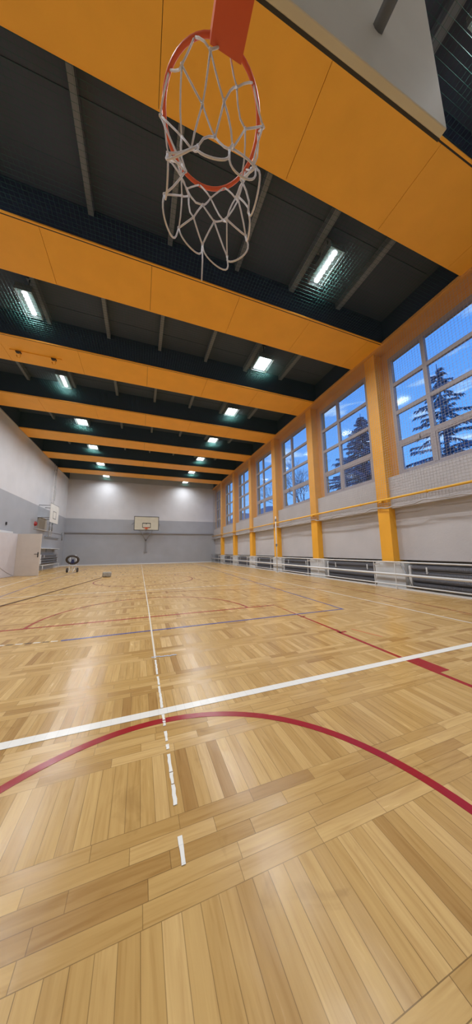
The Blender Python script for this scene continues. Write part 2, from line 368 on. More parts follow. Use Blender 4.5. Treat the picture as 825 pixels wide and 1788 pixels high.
# windows: frame with four rows of two panes
ZR = [2.93, 3.76, 4.63, 5.45, 6.25]
def window(n, y0, y1, mull):
    fx0, fx1 = XW-0.03, XW+0.05
    bm = NB(); e = 0.05
    bx(bm, fx0, fx1, y0, y1, ZR[0]-0.05, ZR[0]+0.06); bx(bm, fx0, fx1, y0, y1, ZR[4]-0.06, ZR[4]+0.05)
    bx(bm, fx0, fx1, y0, y0+0.09, ZR[0]+0.06, ZR[4]-0.06); bx(bm, fx0, fx1, y1-0.09, y1, ZR[0]+0.06, ZR[4]-0.06)
    bx(bm, fx0-0.008, fx1, mull-0.045, mull+0.045, ZR[0]+0.06, ZR[4]-0.06)
    for z in ZR[1:4]:
        hh = 0.065 if z == ZR[1] else 0.05
        bx(bm, fx0-0.004, fx1-0.01, y0+0.09, y1-0.09, z-hh, z+hh)
    # opening sashes in the bottom row
    for (a, b) in ((y0+0.09, mull-0.045), (mull+0.045, y1-0.09)):
        z0, z1 = ZR[0]+0.06, ZR[1]-0.065
        for q in ((a, a+0.04, z0, z1), (b-0.04, b, z0, z1), (a+0.04, b-0.04, z0, z0+0.04), (a+0.04, b-0.04, z1-0.04, z1)):
            bx(bm, fx0+0.005, fx1-0.015, *q)
    o = struct('window_%d' % n, bm, M_FRAME)
    g = NB(); bx(g, XW+0.012, XW+0.020, y0+0.08, y1-0.08, ZR[0]+0.05, ZR[4]-0.05); obj('pane', g, M_GLASS, o)
    h = NB(); bx(h, fx0-0.03, fx0, mull+0.3, mull+0.42, ZR[1]-0.09, ZR[1]-0.06); bx(h, fx0-0.03, fx0-0.015, mull+0.30, mull+0.32, ZR[1]-0.09, ZR[1]+0.02)
    obj('window_handle', h, M_STEEL, o)
    # masonry jambs closing the wall beside the frame
    return o
jb = NB(); prev = YN
wins = [(-0.62, 1.74), (2.50, 4.75)] + [(2.50+3*k, 4.75+3*k) for k in range(1, 6)] + [(20.5, 22.45)]
for k, (a, b) in enumerate(wins):
    bx(jb, XW-0.02, 6.62, prev, a, 2.88, 6.28); prev = b
    window(k+1, a, b, b-0.94)
bx(jb, XW-0.02, 6.62, prev, YF, 2.88, 6.28)
struct('trim_7', jb, M_LINTEL)

# beams: orange soffit under a dark body
def beam_label(i):
    return ['orange ceiling beam right above the camera, first of the row',
            'second orange ceiling beam, widest one crossing the whole view',
            'third orange ceiling beam, with two small hooks under its left part',
            'fourth orange ceiling beam counting from the camera',
            'middle orange ceiling beam, fifth counting from the camera',
            'next to last orange ceiling beam before the far wall',
            'last orange ceiling beam, closest to the far white wall'][i]
for i, b in enumerate(beams):
    t_ = thing('ceiling_beam', beam_label(i), 'beam', (0, b+BW/2, H), 0, 'orange beams across the ceiling')
    hw = BW/2
    bm = NB(); bx(bm, XL+0.02, XR+0.1, -hw+0.01, hw-0.01, 0.03, HC-H); obj('beam_body', bm, M_DARK, t_)
    bm = NB(); x = XL+0.005; seams = [x] + [1.87*k for k in range(-2, 4)] + [XR-0.005]
    for a, c in zip(seams, seams[1:]): bx(bm, a+0.003, c-0.003, -hw, hw, 0, 0.03, bev=0.002)
    obj('soffit_panel', bm, M_ORANGE, t_)
    bm = NB(); bx(bm, XL+0.02, XR, -hw-0.03, -hw-0.001, -0.005, 0.02); bx(bm, XL+0.02, XR, hw+0.001, hw+0.02, 0.01, 0.03)
    obj('net_batten', bm, M_ORANGE, t_)
    bm = NB(); bx(bm, XL+0.02, XR, -hw-0.001, -hw+0.018, -0.004, 0.0); obj('dark_groove', bm, M_BATTEN, t_)

# nets strung under each ceiling bay
def ceiling_net(y0, y1, label):
    bm = NB(); z = H+0.035; th = 0.0012; s = 0.07
    y = y0+0.02
    while y < y1: bx(bm, XL+0.03, XR, y-th, y+th, z-th, z+th); y += s
    x = XL+0.05
    while x < XR: bx(bm, x-th, x+th, y0+0.005, y1-0.005, z-th, z+th); x += s
    return tag(obj('ceiling_net', bm, M_NETG), label, 'net', 'nets under the dark ceiling bays')
ordn = ['over the camera, before the first beam', 'between the first and second beams', 'between the second and third beams', 'between the third and fourth beams',
        'between the fourth and fifth beams', 'between the fifth and sixth beams', 'between the sixth and last beams', 'between the last beam and the far wall']
for k, (a, b) in enumerate(bays): ceiling_net(a+0.02, b-0.032, 'green protective net strung ' + ordn[k])

# ------------------------------------------------------------------ ceiling lamps
def lamp(kind, x, y, label, bay_w):
    t_ = thing('ceiling_lamp', label, 'lamp', (x, y, 6.80), 0, 'lit floodlights in the ceiling bays')
    w, l = (0.10, 0.31) if kind == 'strip' else (0.19, 0.25)
    bm = NB(); bx(bm, -w-0.07, w+0.07, -l-0.07, l+0.07, 0.02, 0.13, bev=0.015); obj('housing', bm, M_LAMPB, t_)
    bm = NB(); bx(bm, -w-0.07, w+0.07, -l-0.07, -l-0.05, -0.03, 0.03); bx(bm, -w-0.07, w+0.07, l+0.05, l+0.07, -0.03, 0.03)
    bx(bm, -w-0.07, -w-0.05, -l-0.05, l+0.05, -0.03, 0.03); bx(bm, w+0.05, w+0.07, -l-0.05, l+0.05, -0.03, 0.03)
    obj('rim', bm, M_LAMPB, t_)
    bm = NB()
    if kind == 'strip':
        for k in range(7):
            g = bmesh.ops.create_uvsphere(bm, u_segments=12, v_segments=8, radius=0.055)
            bmesh.ops.transform(bm, matrix=Matrix.Translation((0, -0.27+0.09*k, 0.005)) @ Matrix.Diagonal((1, 1, 0.35, 1)), verts=g['verts'])
    else:
        bx(bm, -w, w, -l, l, 0.0, 0.018, bev=0.006)
    obj('led_panel', bm, M_LAMPE, t_)
    bm = NB()
    for s in (-1, 1): bar(bm, (0, s*0.12, 0.12), (0, s*0.12, HC-6.80), 0.012)
    bx(bm, -0.06, 0.06, -0.16, 0.16, HC-6.80-0.03, HC-6.80)
    obj('hanger', bm, M_LAMPB, t_)
    ld = bpy.data.lights.new('lamp_light', 'AREA'); ld.shape = 'RECTANGLE'; ld.size = 0.12 if kind == 'strip' else 2*w; ld.size_y = 2*l
    ld.energy = LAMP_W*(0.45 if y > 21 else 1.0); ld.color = LAMP_COL; ld.spread = math.radians(158)
    lo = bpy.data.objects.new('lamp_light', ld); COL.objects.link(lo); lo.parent = t_; lo.location = (0, 0, -0.035)
    return t_
sidew = ['right', 'left']
for k, (a, b) in enumerate(bays):
    yc = 3.66+3*(k-1)
    if k == 0: yc = 0.66
    for s, x in enumerate((3.40, -2.68)):
        kind = 'strip' if (s == 0 and k < 2) or (s == 1 and k < 4) else 'flood'
        nm = 'oblong lit bulb strip' if kind == 'strip' else 'square lit floodlight'
        lamp(kind, x, yc, '%s in the %s row, %s' % (nm, sidew[s], ordn[k]), b-a)

# ------------------------------------------------------------------ floor markings
def line(pts, w, m, label, z=0):
    bm = NB(); strip(bm, pts, w, 0.0003+z, 0.0012+z)
    return tag(obj('court_line', bm, m), label, 'floor marking', 'painted court lines')
def arc(cx, cy, rx, ry, a0, a1, n=60): return [(cx+rx*math.cos(t), cy+ry*math.sin(t)) for t in ang(a0, a1, n)]
line([(-5.2, 1.825), (6.0, 1.845)], 0.062, M_WLINE, 'wide white line crossing the floor nearest the camera', 0.0006)
line(arc(0.14, 0.651, 1.09, 1.09, -0.55, PI+0.5, 90), 0.045, M_RLINE, 'wide dark red arc curving across the foreground floor')
line([(2.44, -0.6), (2.33, 1.3), (2.29, 1.8), (2.31, 2.7), (2.32, 4.37), (-5.0, 4.32)][3:][::-1] + [(2.29, 2.7), (2.28, 1.8), (2.28, -0.6)], 0.042, M_RLINE, 'red free throw line with its lane side running towards the camera')
line([(2.29, 3.48), (2.37, 3.48)], 0.035, M_RLINE, 'short red tick on the lane side nearest the free throw corner')
line([(2.28, 2.665), (2.39, 2.665)], 0.035, M_RLINE, 'short red tick midway along the red lane side')
bm = NB(); bx(bm, 2.28, 2.415, 1.55, 1.875, 0.0003, 0.0014); tag(obj('court_line', bm, M_RLINE), 'solid red block on the lane side crossed by the wide white line', 'floor marking', 'painted court lines')
line(arc(0.21, 4.36, 1.6, 1.74, 0, PI), 0.045, M_RTHIN, 'red half circle on the far side of the free throw line', 0.0002)
line([(-0.80, 3.615), (3.22, 3.635)], 0.04, M_BLINE, 'blue line crossing the floor just before the free throw line', 0.0004)
db_ = NB()
for k, q in enumerate([-0.90-0.085*i for i in range(20)]):
    n0 = len(db_.faces); strip(db_, [(q, 3.612-(q+0.8)*0.12), (q+0.068, 3.612-(q+0.868)*0.12)], 0.03)
    db_.faces.ensure_lookup_table()
    for f in db_.faces[n0:]: f.material_index = k % 2
tag(obj('court_line', db_, [M_WTHIN, M_BLACK]), 'worn black and white dashes continuing the blue line to the left edge', 'floor marking', 'painted court lines')
line([(3.22, 3.62), (3.55, 10.2), (3.80, 14.2), (4.05, 18.5)], 0.035, M_BLINE, 'long blue side line running towards the far right')
line([(4.15, -0.6), (4.17, 3.0), (4.22, 5.5), (4.18, 10), (4.12, 22)], 0.035, M_WTHIN, 'thin white side line nearest the radiators')
line([(4.55, -0.6), (4.72, 2.6), (4.82, 3.86), (4.98, 4.85), (5.05, 6.2), (5.0, 8.0)], 0.03, M_RTHIN, 'faded red line beside the radiator rails')
line([(-3.45, 5.7), (-2.9, 6.1), (-2.285, 6.40), (-1.1, 6.75), (-0.3, 6.84), (0.37, 6.84), (1.6, 6.66), (2.88, 6.32), (3.7, 5.95), (4.5, 5.45)], 0.03, M_RTHIN, 'faded red shallow arc across the middle of the hall', 0.0004)
line([(-5.2, 7.40), (-1.8, 7.42), (0.4, 7.33), (4.18, 7.30)], 0.038, M_WTHIN, 'thin white line crossing behind the red half circle', 0.0006)
line([(-3.72, 7.3), (-3.83, 9.8), (-3.98, 13), (-3.95, 16), (-3.9, 22)], 0.035, M_WTHIN, 'thin white side line in front of the open door')
line([(-2.85, 5.5), (-2.97, 7.6), (-3.09, 10.2), (-3.03, 13), (-3.0, 19)], 0.03, M_BLINE, 'dark blue side line running past the cart')
line(arc(0.23, 9.98, 1.63, 1.75, 0, 2*PI, 80), 0.035, M_RTHIN, 'dark red circle in the far half of the floor')
line([(-3.9, 12.6), (4.15, 12.6)], 0.03, M_WTHIN, 'faint white cross line in the far half', 0.0006)
line([(2.62, 2.36), (2.52, 2.72)], 0.012, M_RIM, 'short thin orange tape scrap by the red lane side')
line([(0.8, 19.5), (2.2, 17.2)], 0.03, M_BLACK, 'short dark diagonal stripe near the far wall')
# worn white centre line: irregular dabs nearby, continuous further away
def dab(bm, y0, y1, w, x=0.171):
    n = max(3, int((y1-y0)/0.02)); V = []
    L_, R_ = [], []
    for i in range(n+1):
        y = y0+(y1-y0)*i/n; xx = x+(y-1)*0.0012
        L_.append((xx-w/2+random.uniform(-1, 1)*w*0.14, y)); R_.append((xx+w/2+random.uniform(-1, 1)*w*0.14, y))
    vl = [bm.verts.new((*p, 0.0026)) for p in L_]; vr = [bm.verts.new((*p, 0.0026)) for p in R_]
    for i in range(n): bm.faces.new((vl[i], vr[i], vr[i+1], vl[i+1]))
cb_ = NB()
for a, b in [(0.98, 1.07), (1.19, 1.285), (1.29, 1.35), (1.355, 1.465), (1.50, 1.535), (1.56, 1.64), (1.69, 1.715), (1.72, 1.735), (1.745, 1.80), (1.872, 2.16), (2.18, 2.32), (2.36, 2.66)]:
    dab(cb_, a, b, 0.0145)
r = bmesh.ops.extrude_face_region(cb_, geom=cb_.faces[:]); bmesh.ops.translate(cb_, vec=(0, 0, -0.002), verts=[v for v in r['geom'] if isinstance(v, bmesh.types.BMVert)])
tag(obj('court_line', cb_, M_WLINE), 'worn broken near end of the thin white centre line', 'floor marking', 'painted court lines')
line([(0.173, 2.70), (0.18, 5.0), (0.17, 10), (0.15, 22.4)], 0.018, M_WTHIN, 'thin continuous white centre line running to the far wall', 0.001)
bm = NB()
for i in range(9):
    a = i/8; strip(bm, [(0.14+0.20*a, 2.735-0.03*a+random.uniform(-.01, .01)), (0.17+0.20*a, 2.735-0.03*a+random.uniform(-.01, .01))], 0.018, 0.002, 0.003+0.0001*i)
tag(obj('tape_scrap', bm, mat('grey_tape', (0.45, 0.45, 0.5), 0.5)), 'grey scrap of torn tape across the white centre line', 'tape')

# ------------------------------------------------------------------ radiators
def ribbed(bm, y0, y1, x, z, R=0.066, core=0.052, pitch=0.024, n=10):
    m = int((y1-y0)/pitch); prof = []
    for k in range(m):
        y = y0+k*pitch
        prof += [(y, core), (y+pitch*0.35, core), (y+pitch*0.42, R), (y+pitch*0.62, R), (y+pitch*0.7, core)]
    rings = []
    for (y, r) in prof: rings.append([bm.verts.new((x+r*math.cos(2*PI*k/n), y, z+r*math.sin(2*PI*k/n))) for k in range(n)])
    for A, B in zip(rings, rings[1:]):
        for k in range(n): bm.faces.new((A[k], A[(k+1) % n], B[(k+1) % n], B[k]))
def radiator(loc, rz, ln, label, zs=(0.12, 0.25, 0.38, 0.52), group='ribbed tube radiators under the windows'):
    t_ = thing('radiator', label, 'radiator', loc, rz, group)
    for z in zs:
        bm = NB(); ribbed(bm, 0.06, ln-0.06, 0, z); obj('ribbed_tube', bm, M_RAD, t_)
    for y in (0.02, ln-0.02):
        bm = NB(); bx(bm, -0.05, 0.05, y-0.035, y+0.035, zs[0]-0.05, zs[1]+0.05, bev=0.01); bx(bm, -0.045, 0.045, y-0.03, y+0.03, zs[2]-0.05, zs[3]+0.05, bev=0.01)
        tube(bm, [(0, y, zs[1]+0.04), (0, y, zs[2]-0.04)], 0.018)
        obj('end_connector', bm, M_WHITE, t_)
    for y in (0.3, ln-0.45):
        bm = NB(); bx(bm, -0.075, -0.06, y-0.015, y+0.015, zs[2]+0.02, zs[3]+0.03); bx(bm, -0.075, 0.12, y-0.01, y+0.01, zs[2]+0.045, zs[2]+0.06)
        obj('bracket', bm, M_WHITE, t_)
    bm = NB(); bar(bm, (-0.02, 0.1, zs[2]+0.07), (-0.02, ln-0.1, zs[2]+0.07), 0.012); obj('steel_pipe', bm, M_STEEL, t_)
    return t_
rl = ['ribbed radiator under the window beside the camera, out of view', 'large dark ribbed radiator at the right edge, under the nearest window',
      'dark ribbed radiator between the two nearest orange columns', 'dark ribbed radiator under the third window from the camera',
      'dark ribbed radiator between the third and fourth orange columns', 'dark ribbed radiator between the fourth and fifth orange columns',
      'small looking dark radiator next to last before the far corner', 'last dark radiator on the window side, in the far corner']
for k in range(8):
    a, b = (-0.75, 1.65) if k == 0 else (2.62+3*(k-1), 4.68+3*(k-1)) if k < 7 else (20.65, 22.5)
    radiator((6.30, a, 0), 0, b-a, rl[k])

# white guard rail in front of the radiators
t_ = thing('guard_rail', 'long white three bar guard rail in front of the window side radiators', 'rail', (5.98, YN, 0))
Lr = YF-YN-0.03
for z, r in ((0.655, 0.018), (0.355, 0.03), (0.105, 0.016)):
    bm = NB(); bar(bm, (0, 0.03, z), (0, Lr, z), r, 10); obj('rail_bar', bm, M_WHITE, t_)
for c in cols:
    for q in (c-0.12, c+0.5):
        bm = NB(); bx(bm, -0.008, 0.008, q-YN-0.008, q-YN+0.008, 0.0, 0.66); bx(bm, 0.0, 0.2, q-YN-0.012, q-YN+0.012, 0.56, 0.60); obj('post', bm, M_WHITE, t_)
# thin leaning pipe by the nearest pier
bm = NB(); tube(bm, [(6.13, 4.80, 0.66), (6.12, 4.62, 0.30), (6.12, 4.52, 0.02)], 0.014); tag(obj('heating_pipe', bm, M_STEEL), 'thin slanting pipe behind the rails by the nearest orange column', 'pipe')

# ------------------------------------------------------------------ yellow pipe and hanging net on the window side
t_ = thing('net_pipe', 'long yellow pipe running along the orange columns below the windows', 'pipe', (6.055, YN, 2.27))
bm = NB(); bar(bm, (0, 0.02, 0), (0, YF-YN-0.02, 0), 0.028, 12); obj('pipe', bm, M_PIPEY, t_)
for c in cols:
    bm = NB(); bx(bm, -0.02, 0.055, c+0.13-YN, c+0.21-YN, -0.05, -0.02); bx(bm, 0.05, 0.065, c+0.08-YN, c+0.27-YN, -0.10, 0.05)
    obj('bracket', bm, M_PIPEY, t_)
for k in range(12):
    bm = NB(); y = 1.0+k*1.9; tube(bm, [(0.034*math.cos(a), y, 0.034*math.sin(a)) for a in ang(0, 2*PI, 11)[:-1]], 0.008, 6, closed=True); obj('ring_clip', bm, M_PIPEY, t_)
t_ = thing('wall_net', 'white knotted net hanging in front of the windows down to the yellow pipe', 'net', (6.098, YN, 0))
bm = NB(); th = 0.0016; s = 0.066; y = 0.03
while y < YF-YN-0.02: bx(bm, -th, th, y-th, y+th, 2.08, H-0.06); y += s
z = 2.10
while z < H-0.06: bx(bm, -th, th, 0.02, YF-YN-0.02, z-th, z+th); z += s
obj('mesh', bm, M_NETW, t_)
bm = NB(); pts = []
n = 240
for i in range(n+1):
    y = 0.02+(YF-YN-0.04)*i/n
    pts.append((-0.03+0.02*math.sin(y*3.1), y, 2.06+0.022*math.sin(y*4.3)+0.016*math.sin(y*9.1+1)+0.01*math.sin(y*17)))
tube(bm, pts, 0.016, 6); obj('hem_cord', bm, M_NETW, t_)
bm = NB()
for j in range(3):
    pts = [(-0.03+0.03*math.sin(y_*2.2+j*2), y_, 2.10+0.05*j+0.03*math.sin(y_*3.7+j)) for y_ in [0.02+(YF-YN-0.04)*i/n for i in range(n+1)]]
    tube(bm, pts, 0.003, 5)
obj('loose_folds', bm, M_NETW, t_)
# slim white post
t_ = thing('net_post', 'slim white upright post standing by the fourth orange column', 'post', (5.86, 10.6, 0))
bm = NB(); bar(bm, (0, 0, 0), (0, 0, 2.54), 0.022, 10); obj('pole', bm, M_WHITE, t_)
for z in (2.30, 1.15):
    bm = NB(); bx(bm, -0.035, 0.035, -0.035, 0.035, z, z+0.12, bev=0.008); obj('clamp', bm, M_STEEL, t_)
bm = NB(); bx(bm, -0.06, 0.06, -0.06, 0.06, 0, 0.015); obj('foot_plate', bm, M_WHITE, t_)

# ------------------------------------------------------------------ basketball hoops
def net_geom(levels, n, jit, seed, r=0.004):
    """knotted cord net: levels = [(radius, z)]; returns bmesh and knots"""
    rnd = random.Random(seed); bm = NB(); K = []
    for k, (R, z) in enumerate(levels):
        row = []
        for j in range(n):
            a = 2*PI*(j+0.5*(k % 2))/n + rnd.uniform(-1, 1)*jit*0.5*(k > 0)
            rr = R*(1+rnd.uniform(-1, 1)*jit*(k > 0)); zz = z+rnd.uniform(-1, 1)*jit*0.12*(k > 0)
            row.append(Vector((rr*math.cos(a), rr*math.sin(a), zz)))
        K.append(row)
    for k in range(len(K)-1):
        for j in range(n):
            for q in ((j, (j-1) % n) if k % 2 == 0 else (j, (j+1) % n)):
                a, b = K[k][j], K[k+1][q]; mid = (a+b)/2; out_ = Vector((mid.x, mid.y, 0)).normalized()
                sag = rnd.uniform(-0.012, 0.016)
                tube(bm, [a, a.lerp(b, 0.33)+out_*sag*0.8, a.lerp(b, 0.66)+out_*sag, b], r, 6)
    for row in K[1:]:
        for p in row:
            g = bmesh.ops.create_icosphere(bm, subdivisions=1, radius=r*1.9); bmesh.ops.translate(bm, vec=p, verts=g['verts'])
    return bm, K
def hoop(name, label, loc, rz, board_mat, board, rim_r, arms, black=True, net=True):
    """local frame: board front face at y = 0 facing -y, z measured from floor"""
    t_ = thing(name, label, 'basketball hoop', loc, rz)
    w, z0, z1 = board
    bm = NB(); bx(bm, -w/2, w/2, 0, 0.03, z0, z1, bev=0.004); bd = obj('backboard', bm, board_mat, t_)
    e = 0.035
    bm = NB(); f0, f1 = -0.004, 0.034
    bx(bm, -w/2-0.005, w/2+0.005, f0, f1, z1-e, z1+0.008); bx(bm, -w/2-0.005, w/2+0.005, f0, f1, z0-0.008, z0+e)
    bx(bm, -w/2-0.005, -w/2+e, f0, f1, z0+e, z1-e); bx(bm, w/2-e, w/2+0.005, f0, f1, z0+e, z1-e)
    obj('border', bm, M_BLK if black else M_STEEL, bd)
    return t_
# far hoop
YB = 21.45
t_ = hoop('basketball_hoop', 'basketball hoop with cream black edged backboard on the far wall', (0.405, YB, 0), 0, M_CREAM, (1.83, 2.64, 3.72), 0.21, 1)
bm = NB(); s = 0.035
for q in ((-0.31, 0.31, 3.20-s, 3.22), (-0.31, 0.31, 2.84, 2.84+s), (-0.31, -0.31+s, 2.84, 3.2), (0.31-s, 0.31, 2.84, 3.2)): bx(bm, q[0], q[1], -0.006, 0.001, q[2], q[3])
bx(bm, -0.05, 0.02, -0.006, 0.001, 3.12, 3.16)
obj('target_square', bm, M_BLK, t_)
bm = NB(); bx(bm, -0.27, 0.29, -0.006, 0.0, 2.845, 2.885); obj('red_stripe', bm, M_RED, t_)
bm = NB(); cx = -0.21-0.12
tube(bm, [(0.21*math.cos(a), cx+0.21*math.sin(a), 2.80) for a in ang(0, 2*PI, 33)[:-1]], 0.012, 8, closed=True)
bx(bm, -0.08, 0.08, -0.14, 0, 2.74, 2.82); obj('rim', bm, M_RIM, t_)
bm = NB()
for s in (-1, 1):
    tube(bm, [(s*0.48, 0.06, 2.68), (s*0.05, 0.6, 1.95), (s*0.03, YF-YB-0.03, 1.90)], 0.022, 8)
    bar(bm, (s*0.6, 0.03, 3.5), (s*0.6, YF-YB, 3.5), 0.025); bar(bm, (s*0.6, 0.03, 2.8), (s*0.6, YF-YB, 2.8), 0.022)
    bar(bm, (s*0.6, 0.03, 3.5), (s*1.1, YF-YB, 3.2), 0.012)
bx(bm, -0.06, 0.06, YF-YB-0.05, YF-YB, 1.0, 2.0); bx(bm, -0.13, 0.13, YF-YB-0.06, YF-YB, 0.93, 1.0)
obj('support_frame', bm, M_STEEL, t_)
# side practice board on the left wall
t_ = thing('basketball_hoop', 'small white backboard on steel arms sticking out of the left wall', 'basketball hoop', (-4.70, 17.49, 0), PI/2)
# local: front faces +x in world = local -y after 90 deg turn
bm = NB(); bx(bm, -0.74, 0.74, 0, 0.03, 2.65, 3.72, bev=0.004); obj('backboard', bm, M_WHITE2, t_)
bm = NB()
for q in ((-0.74, 0.74, 3.70, 3.73), (-0.74, 0.74, 2.64, 2.67)): bx(bm, q[0], q[1], -0.003, 0.032, q[2], q[3])
obj('border', bm, M_STEEL, t_)
bm = NB()
for q in ((-0.29, 0.29, 3.30, 3.335), (-0.29, 0.29, 2.90, 2.935), (-0.29, -0.255, 2.90, 3.33), (0.255, 0.29, 2.90, 3.33)): bx(bm, q[0], q[1], -0.006, 0.0, q[2], q[3])
obj('target_square', bm, M_STEEL, t_)
bm = NB()
for x in (-0.42, 0.55):
    for z in (3.62, 2.93): bar(bm, (x, 0.02, z), (x, 0.655, z), 0.02)
for x in (-0.5, -0.05): bar(bm, (x, 0.05, 2.7), (x, 0.05, 2.2), 0.03)
obj('support_frame', bm, M_STEEL, t_)

# near hoop above the camera: only its net hangs into view
HX, HY, HZ = 0.225, 0.86, 2.85
t_ = thing('basketball_hoop', 'basketball hoop overhead whose ragged white net hangs at the top of the view', 'basketball hoop', (HX, HY, 0))
bm = NB(); tube(bm, [(0.205*math.cos(a), 0.205*math.sin(a), HZ) for a in ang(0, 2*PI, 49)[:-1]], 0.009, 8, closed=True)
bx(bm, -0.06, 0.06, -0.36, -0.2, HZ-0.06, HZ+0.01)
obj('rim', bm, M_RIM, t_)
bm = NB(); bx(bm, -0.9, 0.9, -0.39, -0.36, HZ-0.15, HZ+0.90, bev=0.004); obj('backboard', bm, M_CREAM, t_)
bm = NB()
for q in ((-0.9, 0.9, HZ+0.87, HZ+0.9), (-0.9, 0.9, HZ-0.15, HZ-0.12), (-0.9, -0.87, HZ-0.12, HZ+0.87), (0.87, 0.9, HZ-0.12, HZ+0.87),
          (-0.3, 0.3, HZ+0.42, HZ+0.45), (-0.3, -0.27, HZ, HZ+0.42), (0.27, 0.3, HZ, HZ+0.42)): bx(bm, q[0], q[1], -0.362, -0.352, q[2], q[3])
obj('board_lines', bm, M_BLK, t_)
bm = NB()
for s in (-1, 1):
    for z in (HZ+0.1, HZ+0.7): bar(bm, (s*0.55, -0.39, z), (s*0.55, YN-HY, z), 0.025)
obj('support_frame', bm, M_STEEL, t_)
bm, K = net_geom([(0.205, HZ), (0.20, HZ-0.11), (0.155, HZ-0.24), (0.125, HZ-0.34), (0.175, HZ-0.43)], 10, 0.19, 12, 0.0037)
rn_ = random.Random(9)
for j in range(10):
    a, b_ = K[-1][j], K[-1][(j+1) % 10]; o1 = Vector((a.x, a.y, 0))*rn_.uniform(-.1, .25); o2 = Vector((b_.x, b_.y, 0))*rn_.uniform(-.1, .25); dz = Vector((0, 0, -rn_.uniform(0.045, 0.09)))
    tube(bm, [a.lerp(b_, 0.5-0.5*math.cos(PI*u))+(dz+(o1*(1-u)+o2*u))*math.sin(PI*u)**0.55 for u in [q/12 for q in range(13)]], 0.0037, 6)
# one loose cord hanging straight down from the far side
p = min(K[-1], key=lambda v: (v.x+0.01)**2*3+(v.y-0.19)**2).copy()
tube(bm, [p, p+Vector((0.001, 0.002, -0.09)), p+Vector((-0.002, 0.0, -0.20))], 0.0035, 6)
bmesh.ops.rotate(bm, verts=bm.verts[:], cent=(0, 0, HZ), matrix=Matrix.Rotation(-0.26, 3, 'Z'))
obj('net', bm, M_ROPE, t_)

# ------------------------------------------------------------------ left wall: door, boards, pipes
t_ = bpy.data.objects.new('door_1', None); COL.objects.link(t_); t_.location = (-5.07, 14.07, 0); t_['kind'] = 'structure'
def leaf(p, q, m, nm, parent, h=1.83, base=0.01):
    p, q = Vector((*p, 0)), Vector((*q, 0)); d = q-p; ln = d.length
    bm = NB(); bx(bm, 0, ln, -0.02, 0.02, base, h, bev=0.003)
    o = obj(nm, bm, m, parent); o.location = p-Vector((-5.07, 14.07, 0)); o.rotation_euler = (0, 0, math.atan2(d.y, d.x)); return o, ln
lf, ln = leaf((-5.07, 14.07), (-4.13, 13.86), M_DOOR, 'door_leaf', t_)
bm = NB(); bx(bm, ln-0.10, ln-0.055, -0.03, -0.02, 0.80, 1.02, bev=0.004)
tube(bm, [(ln-0.078, -0.03, 0.94), (ln-0.078, -0.07, 0.94), (ln-0.20, -0.075, 0.935)], 0.011, 8); obj('door_handle', bm, M_BLK, lf)
lf2, ln2 = leaf((-5.09, 14.05), (-5.31, 12.75), M_DOOR2, 'folded_leaf', t_)
bm = NB(); tube(bm, [(0.02, 0.024, 0.02), (0.5, 0.026, 0.20), (1.28, 0.024, 0.62)], 0.004, 5); obj('thin_wire', bm, M_STEEL, lf2)
bm = NB(); bx(bm, XL+5.07, XL+5.07+0.05, -1.95, 0.12, 1.84, 1.93); bx(bm, XL+5.07, XL+5.07+0.05, 0.04, 0.12, 0, 1.84); bx(bm, XL+5.07, XL+5.07+0.05, -1.95, -1.87, 0, 1.84)
obj('door_frame', bm, M_WHITE, t_)
# fire bell, socket
bm = NB()
for r, a, b in ((0.13, 0, 0.05), (0.10, 0.05, 0.09), (0.04, 0.09, 0.11)):
    g = bmesh.ops.create_cone(bm, cap_ends=True, segments=24, radius1=r, radius2=r*0.85, depth=b-a)
    bmesh.ops.transform(bm, matrix=Matrix.Translation(((a+b)/2, 0, 0)) @ Matrix.Rotation(PI/2, 4, 'Y'), verts=g['verts'])
o = obj('alarm_bell', bm, M_RED, loc=(XL, 16.75, 2.54)); tag(o, 'round red alarm bell on the left wall', 'bell')
bm = NB(); bx(bm, 0, 0.03, -0.05, 0.05, -0.06, 0.06, bev=0.006); bx(bm, 0.03, 0.036, -0.025, 0.025, -0.03, 0.03)
tag(obj('wall_socket', bm, M_BLK, loc=(XL, 13.58, 2.24)), 'tiny dark socket on the left wall above the open door', 'socket')
t_ = thing('wall_panel', 'beige boxed panel on the left wall under the small white backboard', 'panel', (XL, 17.75, 2.3))
bm = NB(); bx(bm, 0, 0.06, -0.65, 0.65, 0, 0.65, bev=0.01); obj('panel_face', bm, M_BEIGE, t_)
bm = NB(); bx(bm, 0, 0.10, -0.68, 0.68, 0.65, 0.68); bx(bm, 0, 0.10, -0.68, 0.68, -0.03, 0.0); obj('panel_trim', bm, M_WHITE, t_)
t_ = thing('wall_ladder', 'narrow white steel ladder climbing the left wall behind the backboard', 'ladder', (XL, 18.95, 0))
for s in (-0.2, 0.2):
    bm = NB(); bar(bm, (0.12, s, 1.95), (0.12, s, H-0.05), 0.018); bar(bm, (0.12, s, 2.3), (0, s, 2.3), 0.012); bar(bm, (0.12, s, 6.2), (0, s, 6.2), 0.012); obj('side_rail', bm, M_WHITE, t_)
for k in range(16):
    bm = NB(); z = 2.05+k*0.29; bar(bm, (0.12, -0.2, z), (0.12, 0.2, z), 0.012); obj('rung', bm, M_WHITE, t_)
bm = NB(); bar(bm, (0.04, 0, 4.3), (0.04, 0, H), 0.022); bx(bm, 0, 0.05, -0.03, 0.03, 5.2, 5.23); bx(bm, 0, 0.05, -0.03, 0.03, 6.2, 6.23)
tag(obj('conduit', bm, M_STEEL, loc=(XL, 19.5, 0)), 'grey vertical conduit beside the ladder on the left wall', 'pipe')
bm = NB(); bar(bm, (0.05, -1.4, 0), (0.05, 1.3, 0), 0.025); bx(bm, 0, 0.06, -1.3, -1.26, -0.03, 0.03); bx(bm, 0, 0.06, 1.2, 1.24, -0.03, 0.03)
